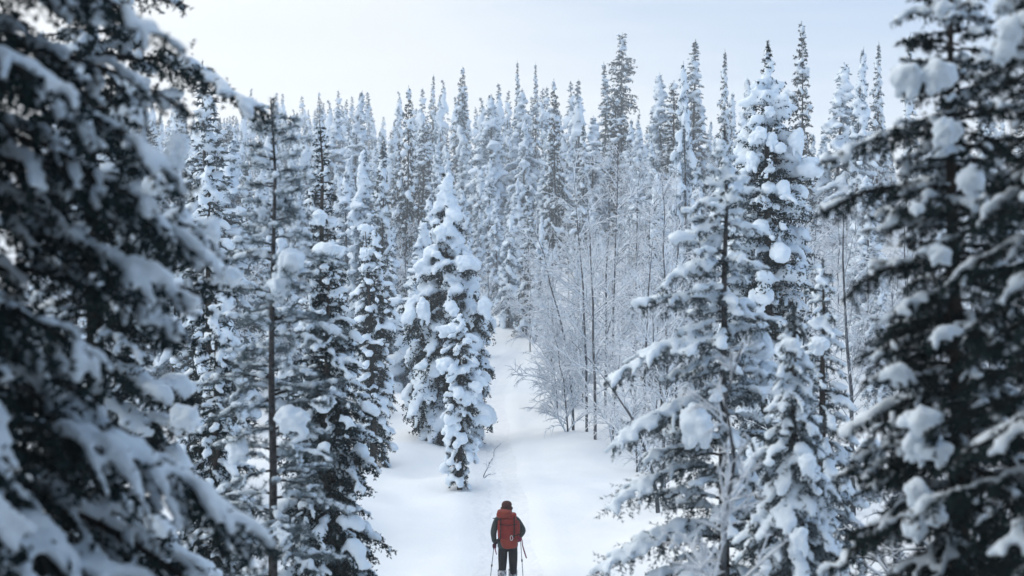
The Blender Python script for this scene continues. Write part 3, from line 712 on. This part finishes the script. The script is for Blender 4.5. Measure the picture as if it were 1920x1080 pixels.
for y, x, u, yc in cand:
    px = 960 + x / y * F
    pb = .45 if y < 95 else (.30 if y < 150 else .12)
    if px > 1030 and y < 115: pb = .72
    if 860 < px < 1300 and y < 115: pb = .7
    if rf.random() < pb and nbir < 130:
        if y > 190: continue
        nbir += 1
        k = rf.integers(4); s = rf.uniform(.6, 1.1)
        root = obj('birch_tree', None); root.location = (x, y, gz(x, y) - .05); root.rotation_euler = (0, 0, rf.uniform(0, 6.28)); root.scale = (s, s, s)
        obj('trunk', BPROT[k][0], root); obj('crown', BPROT[k][1], root)
        tag(root, ('slender', 'tall', 'grey', 'bushy')[k] + ' frosted bare birch ' + place(px, y), 'birch', 'frosted birches ' + depth(y))
    elif nspr < 284:
        nspr += 1
        k = rf.choice(7, p=[.2, .17, .17, .17, .1, .07, .12]); s = float(np.clip(rf.lognormal(-.14, .32), .38, 1.4)) * (1.0 if y > 115 else .82)
        if 860 < px < 1300 and y < 115: s *= .62
        look = ('snow-covered conical', 'slim snow-covered', 'broad snow-covered', 'narrow columnar snowy', 'thin grey rimed', 'dark lightly snowed', 'stout heavily snowed')[k]
        plant(PROT[k], x, y, s, rf.uniform(0, 6.28), look + ' spruce ' + place(px, y), 'spruces ' + depth(y), rf.uniform(.85, 1.5)).rotation_euler = (rf.normal() * .022, rf.normal() * .022, rf.uniform(0, 6.28))
    else:
        stuff.append((x, y))
for k, (x, y) in enumerate([(-6.4, 4.5), (-4.2, .2), (-6.9, -1), (-2.9, -3.8), (-5.4, -5), (.2, -6), (2.9, -4.2), (4.2, .2), (6.2, 4.2), (7.4, 1.5), (5.8, -3), (-8.6, 3), (-1.5, -9), (3.5, -9)]):  # unseen spruces added out of frame to shade the foreground trees
    plant(PROT[(0, 5, 1, 5)[k % 4]], x, y, 1.25 + .1 * (k % 3), k * 1.3, 'tall unseen spruce added around the viewpoint to shade the foreground', 'unseen shading spruces around the viewpoint', 1.05)
twins = {}
for o in COL.objects:
    if o.parent is None and o.get('category') in ('spruce', 'birch') and o.get('group') and 'viewpoint' not in o['group']: twins.setdefault(o['label'], []).append(o)
for lab, os_ in twins.items():
    if len(os_) > 1:
        os_.sort(key=lambda o: o.location.x / o.location.y)
        for k, o in enumerate(os_):
            o['label'] = lab + (', leftmost' if k == 0 else ', rightmost' if k == len(os_) - 1 else ', %s from left' % ('second', 'third', 'fourth', 'fifth', 'sixth', 'seventh', 'eighth', 'ninth', 'tenth', 'eleventh', 'twelfth', 'thirteenth', 'fourteenth', 'fifteenth')[min(k - 1, 13)])
mbs = [MB(), MB(), MB()]
for q, (x, y) in enumerate(stuff[:900]):
    s = float(np.clip(rf.lognormal(-.2, .32), .35, 1.25)); a = rf.uniform(0, 6.28); z = gz(x, y) - .1
    ca, sa = math.cos(a) * s, math.sin(a) * s
    for k, me in enumerate(LOW[q % 3]):
        key = (q % 3, k)
        if key not in globals().setdefault('LC', {}):
            n = len(me.vertices); co = np.empty(n * 3, np.float32); me.vertices.foreach_get('co', co)
            me.calc_loop_triangles(); tn = len(me.loop_triangles); ti = np.empty(tn * 3, np.int32); me.loop_triangles.foreach_get('vertices', ti)
            LC[key] = (co.reshape(-1, 3).astype(float), ti.reshape(-1, 3))
        co, ti = LC[key]
        mbs[k].add(np.stack([co[:, 0] * ca - co[:, 1] * sa + x, co[:, 0] * sa + co[:, 1] * ca + y, co[:, 2] * s + z], 1), ti)
if stuff:
    fr = obj('far_forest', None); tag(fr, 'far snowy spruce forest covering the hilltop as one mass', 'forest', None, 'stuff')
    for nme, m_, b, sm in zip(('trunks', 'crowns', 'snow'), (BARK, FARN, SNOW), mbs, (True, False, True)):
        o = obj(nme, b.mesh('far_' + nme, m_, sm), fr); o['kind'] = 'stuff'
for pr in LOW:
    for me in pr: bpy.data.meshes.remove(me)
print('SPRUCE', nspr, 'BIRCH', nbir, 'STUFF', len(stuff))
print('TRIS', sum(sum(len(p.vertices) - 2 for p in me.polygons) if len(me.polygons) < 3000 else len(me.loops) - 2 * len(me.polygons) for me in bpy.data.meshes))

# ------------------------------------------------------------------ the skier
PX, PY = (950 - 960) / F * 29.3, 29.3
PZ = gz(PX, PY) - .02
JACKET = mat('jacket_cloth', (.026, .036, .037), (.040, .052, .052), 9.0, .85, .5, 30.0)
TROUS = mat('trouser_cloth', (.006, .007, .010), (.012, .013, .016), 9.0, .85, .5, 30.0)
SKIN = mat('skin', (.45, .27, .20), None, rough=.55)
HATM = mat('knit_hat', (.055, .022, .018), (.085, .032, .024), 60.0, .95, .8, 90.0)
PACK = mat('red_pack_cloth', (.16, .015, .013), (.22, .024, .018), 6.0, .75, .5, 22.0)
PACK2 = mat('orange_pack_cloth', (.21, .034, .021), (.165, .024, .016), 6.0, .75, .5, 22.0)
WEB = mat('black_webbing', (.008, .009, .010), (.016, .017, .018), 30.0, .8)
METAL = mat('grey_metal', (.55, .57, .60), None, rough=.35, spec=.5)
POLE = mat('pole_shaft', (.16, .18, .22), (.22, .24, .28), 20.0, .4, spec=.5)
STRAP = mat('purple_strap', (.16, .012, .045), (.20, .02, .06), 20.0, .8)
GLOVE = mat('glove_cloth', (.05, .012, .022), (.025, .010, .018), 20.0, .85)
BOOT = mat('boot_leather', (.012, .012, .013), (.025, .025, .026), 12.0, .7, snow=(.55, .9))
GAITER = mat('snowy_gaiter', (.03, .032, .036), (.55, .58, .62), 14.0, .85)

def skin_mesh(name, pts, edges, rad, mats, sub=2):
    me = bpy.data.meshes.new(name); me.from_pydata(pts, edges, [])
    ob = bpy.data.objects.new('raw', me); COL.objects.link(ob)
    ob.modifiers.new('k', 'SKIN')
    for q, rr in enumerate(rad):
        sv = me.skin_vertices[0].data[q]; sv.radius = rr if isinstance(rr, tuple) else (rr, rr); sv.use_root = (q == 0)
    sb = ob.modifiers.new('s', 'SUBSURF'); sb.levels = sub; sb.render_levels = sub
    res = bpy.data.meshes.new_from_object(ob.evaluated_get(bpy.context.evaluated_depsgraph_get()))
    bpy.data.objects.remove(ob); bpy.data.meshes.remove(me)
    res.materials.clear()
    for m_ in mats: res.materials.append(m_)
    res.polygons.foreach_set('use_smooth', np.ones(len(res.polygons), bool)); res.name = name
    return res

ICO3 = ico(3)
def soft(mb, c, h, p=.55, taper=0.0, bend=(0, 0), seed=1, amp=.006, wl=.12):
    """rounded cloth box: centre c, half sizes h; taper narrows the foot"""
    V = np.sign(ICO3[0]) * np.abs(ICO3[0]) ** p
    V = V * np.array(h)
    k = 1 + taper * V[:, 2:3] / h[2]
    V[:, :2] *= k
    V = V + np.array(c) + norm(ICO3[0]) * wob(V, seed, wl, amp)[:, None]
    mb.add(V, ICO3[1])
def part(name, mb, m, parent, smooth=True): return obj(name, mb.mesh(name, m, smooth), parent)
def rope(mb, pts, r, k=8):
    P = np.array(pts, float)[None]; mb.add(*tubes(P, np.full(P.shape[:2], r) if np.isscalar(r) else np.array(r)[None], k))

person = obj('person', None); person.location = (PX, PY, PZ)
tag(person, 'skier seen from behind in dark jacket, black trousers and brown knit hat', 'person')
pts = [(.02, 0, .95), (.02, .02, 1.13), (.0, .05, 1.33), (.0, .07, 1.47), (0, .09, 1.55), (0, .11, 1.64), (0, .11, 1.73), (0, .205, 1.64),
       (-.20, .05, 1.42), (-.275, .0, 1.17), (-.255, .10, .93), (.20, .05, 1.42), (.345, -.01, 1.20), (.27, .17, 1.04),
       (-.075, 0, .88), (-.085, .02, .51), (-.095, -.17, .19), (-.095, -.03, .10), (.125, 0, .88), (.135, .09, .50), (.125, .08, .12), (.125, .24, .06)]
edg = [(0, 1), (1, 2), (2, 3), (3, 4), (4, 5), (5, 6), (5, 7), (3, 8), (8, 9), (9, 10), (3, 11), (11, 12), (12, 13), (0, 14), (14, 15), (15, 16), (16, 17), (0, 18), (18, 19), (19, 20), (20, 21)]
rad = [(.165, .13), (.17, .13), (.185, .13), (.12, .09), .062, (.085, .10), (.07, .08), .018, .085, .072, .048, .085, .074, .048, .122, .094, .066, .05, .122, .094, .066, .05]
bm_ = skin_mesh('body', pts, edg, rad, [JACKET, TROUS, SKIN])
for p_ in bm_.polygons:
    c_ = p_.center
    p_.material_index = 2 if c_.z > 1.545 and abs(c_.x) < .13 else (1 if c_.z < .93 and abs(c_.x - .02) < .215 else 0)
obj('body', bm_, person)
mb = MB(); a = np.linspace(0, 2 * np.pi, 40, endpoint=False)
rows = [(.86, .205, .155), (.91, .212, .16), (.98, .205, .155), (1.08, .195, .148)]
V = np.concatenate([np.stack([.02 + rx * np.cos(a) * (1 + .03 * np.sin(5 * a)), .01 + ry * np.sin(a), z + .012 * np.sin(3 * a)], 1) for z, rx, ry in rows])
i = (np.arange(3)[:, None] * 40 + np.arange(40)[None]).ravel(); j = (np.arange(3)[:, None] * 40 + (np.arange(40)[None] + 1) % 40).ravel()
mb.add(V, np.concatenate([np.stack([i, j, j + 40], 1), np.stack([i, j + 40, i + 40], 1)])); part('jacket_hem', mb, JACKET, person)
mb = MB(); soft(mb, (0, .08, 1.555), (.105, .105, .075), .8, seed=4); part('collar', mb, JACKET, person)
mb = MB(); soft(mb, (0, .105, 1.70), (.106, .120, .100), .85, seed=5, amp=.004, wl=.05); hat = part('knit_hat', mb, HATM, person)
mb = MB(); rope(mb, [(.108 * math.cos(q), .105 + .122 * math.sin(q), 1.645 + .012 * math.sin(q)) for q in np.linspace(0, 6.2832, 25)], .022, 8); part('hat_brim', mb, HATM, hat)
for sx in (-1, 1):
    mb = MB(); soft(mb, (sx * .10, .105, 1.62), (.016, .03, .04), .9, amp=0); part('ear', mb, SKIN, person)
    mb = MB(); soft(mb, (sx * .036, .203, 1.652), (.013, .008, .010), 1, amp=0); part('eye', mb, WEB, person)
mb = MB(); soft(mb, (0, .2, 1.592), (.03, .008, .006), 1, amp=0); part('mouth', mb, GLOVE, person)
for cx, cy, cz in ((-.095, -.15, .11), (.125, .10, .04)):
    mb = MB(); soft(mb, (cx, cy + .07, cz), (.055, .15, .06), .65, seed=6); soft(mb, (cx, cy - .03, cz + .08), (.052, .06, .08), .8, seed=7); part('boot', mb, BOOT, person)
for cx, cy, z0, z1 in ((-.093, -.15, .15, .42), (.128, .075, .10, .38)):
    mb = MB(); rope(mb, [(cx, cy, z0), (cx, cy, z0 + .05), (cx, cy + .02, (z0 + z1) / 2), (cx, cy + .045, z1 - .03), (cx, cy + .045, z1)], [.078, .083, .090, .096, .088], 20); part('gaiter', mb, GAITER, person)

def glove(c, axis, s):
    """mitten-thick glove closed on a pole: palm, four curled fingers and a thumb"""
    c = np.array(c, float); ax = norm(np.array(axis, float)); f = norm(np.cross(ax, np.array([1., 0, 0]))) ; o = np.cross(f, ax) * s
    C, Rr = [], []
    for t in np.linspace(-.03, .03, 4): C.append(c + o * .03 + ax * t); Rr.append((.024, .034, .024))
    C.append(c + o * .035 + ax * .075); Rr.append((.036, .036, .045)); C.append(c + o * .03 + ax * .11); Rr.append((.04, .04, .04))
    for k, ln in enumerate((.9, 1.0, .95, .8)):
        t = .034 - k * .022
        for q in np.linspace(.2, 3.6, 9):
            C.append(c + ax * t + (o * math.cos(q) * .026 + f * math.sin(q) * .028) * ln); Rr.append((.0115,) * 3)
    for q in np.linspace(-.2, -2.4, 7):
        C.append(c + ax * (.048 + .004 * q) + o * math.cos(q) * .028 + f * math.sin(q) * .026); Rr.append((.0125,) * 3)
    V, Fc = ellipsoids(np.array(C), np.array(Rr), None, ICO1)
    return remesh(V, Fc, .007, 9, .05, .001, 1, GLOVE, 'glove')
HL, HR = np.array((-.262, .135, .86)), np.array((.285, .215, 1.0))
TL, TR = np.array((-.365, -.05, -.02)), np.array((.355, .10, -.02))
obj('glove', glove(HL, HL - TL, 1), person); obj('glove', glove(HR, HR - TR, -1), person)

pk = obj('backpack', None); pk.location = (PX, PY, PZ); tag(pk, 'tall red rucksack with orange base carried on the skier', 'backpack')
mb = MB(); soft(mb, (.045, -.19, 1.23), (.185, .145, .29), .55, .10, seed=21, amp=.010); part('main_bag', mb, PACK, pk)
mb = MB(); soft(mb, (.055, -.205, 1.0), (.175, .15, .12), .6, .12, seed=22, amp=.006); part('base_compartment', mb, PACK2, pk)
mb = MB(); soft(mb, (-.045, -.17, 1.575), (.155, .16, .085), .6, -.05, seed=23, amp=.009); lid = part('lid', mb, PACK2, pk)
mb = MB(); soft(mb, (.10, -.16, 1.53), (.10, .14, .075), .6, 0, seed=26, amp=.006); part('lid_extension', mb, PACK, pk)
for cx, sd in ((.218, 24), (-.135, 25)):
    mb = MB(); soft(mb, (cx, -.17, 1.26), (.05, .09, .19), .6, .1, seed=sd, amp=.006); part('side_pocket', mb, PACK, pk)
for xs_, zt, zb_ in ((.155, 1.50, 1.12), (-.12, 1.50, 1.10)):
    mb = MB(); rope(mb, [(xs_, -.28, zt + .05), (xs_, -.352, zt - .08), (xs_, -.366, (zt + zb_) / 2), (xs_ - .005, -.362, zb_)], .013, 6); part('strap', mb, WEB, pk)
mb = MB(); rope(mb, [(.13, -.362, 1.16), (.22, -.31, 1.17), (.29, -.22, 1.18)], .010, 6); part('strap', mb, WEB, pk)
mb = MB(); rope(mb, [(-.16, -.33, 1.40), (.05, -.372, 1.38), (.22, -.33, 1.40)], .007, 6); part('strap', mb, WEB, pk)
mb = MB(); rope(mb, [(.10 + .026 * math.cos(q), -.372, 1.125 + .048 * math.sin(q)) for q in np.linspace(0, 6.2832, 21)], .006, 6); part('carabiner', mb, METAL, pk)
mb = MB(); rope(mb, [(-.15, -.1, 1.01), (-.205, .02, .99), (-.15, .16, .98), (.02, .2, .98), (.19, .16, .98), (.245, .02, .99), (.19, -.1, 1.01)], .032, 8); part('hip_belt', mb, WEB, pk)
mb = MB(); soft(mb, (.235, -.06, 1.04), (.06, .07, .045), .7, 0, seed=27); part('belt_pocket', mb, STRAP, pk)
for sx in (-.12, .12):
    mb = MB(); rope(mb, [(sx, -.09, 1.46), (sx * 1.1, .03, 1.53), (sx * 1.15, .15, 1.45), (sx * 1.25, .205, 1.3), (sx * 1.35, .15, 1.1), (sx * 1.3, -.05, 1.03)], .024, 8); part('shoulder_strap', mb, WEB, pk)
mb = MB(); rope(mb, [(-.21, -.12, 1.47), (-.25, -.10, 1.475), (-.285, -.09, 1.47)], .010, 6); part('buckle', mb, WEB, pk)

for H_, T_, lab, sg in ((HL, TL, 'grey ski pole held upright in the left hand of the skier', -1), (HR, TR, 'grey ski pole with trailing purple strap in the right hand', 1)):
    po = obj('ski_pole', None); po.location = (PX, PY, PZ); tag(po, lab, 'ski pole', 'ski poles')
    ax = norm(H_ - T_); top = H_ + ax * .07
    mb = MB(); rope(mb, [T_, T_ + (H_ - T_) * .5, H_ - ax * .05], .0085, 8); part('shaft', mb, POLE, po)
    mb = MB(); rope(mb, [H_ - ax * .07, H_ - ax * .03, H_ + ax * .05, top], [.012, .0155, .0155, .019], 10); part('grip', mb, WEB, po)
    mb = MB(); q_ = T_ + (H_ - T_) * .56; rope(mb, [q_ - ax * .03, q_, q_ + ax * .03], [.012, .018, .012], 10); part('clamp', mb, WEB, po)
    mb = MB(); q_ = T_ + ax * .10; rope(mb, [q_, q_ + ax * .008, q_ + ax * .016], [.05, .052, .012], 14); part('basket', mb, WEB, po)
    mb = MB()
    s0 = H_ + np.array([.01 * sg, 0, .03])
    if sg > 0: rope(mb, [s0, s0 + (.022, -.03, -.06), s0 + (.035, -.07, -.17), s0 + (.075, -.10, -.30), s0 + (.115, -.12, -.42)], [.008, .010, .012, .014, .012], 6)
    else: rope(mb, [s0, s0 + (.03, -.03, -.06), s0 + (.045, -.05, -.13), s0 + (.062, -.05, -.20)], [.010, .012, .012, .009], 6)
    part('wrist_strap', mb, STRAP, po)

# ------------------------------------------------------------------ haze
def haze():
    lo = np.array([-2500., -700., -30.]); hi = np.array([2500., 4200., 60.])
    V = np.array([[(lo, hi)[i][0], (lo, hi)[j][1], (lo, hi)[k][2]] for i in (0, 1) for j in (0, 1) for k in (0, 1)])
    Fc = np.array([[0, 1, 3, 2], [4, 6, 7, 5], [0, 4, 5, 1], [2, 3, 7, 6], [0, 2, 6, 4], [1, 5, 7, 3]])
    m = bpy.data.materials.new('haze'); m.use_nodes = True; t = m.node_tree; t.nodes.clear()
    o = t.nodes.new('ShaderNodeOutputMaterial'); p = t.nodes.new('ShaderNodeVolumePrincipled')
    p.inputs['Color'].default_value = (.93, .965, 1, 1); p.inputs['Density'].default_value = .0012; p.inputs['Anisotropy'].default_value = .1
    t.links.new(p.outputs[0], o.inputs['Volume'])
    tag(obj('haze', make_mesh('haze', V, Fc, m)), 'thin cold winter haze filling the valley air', None, None, 'stuff')
haze()
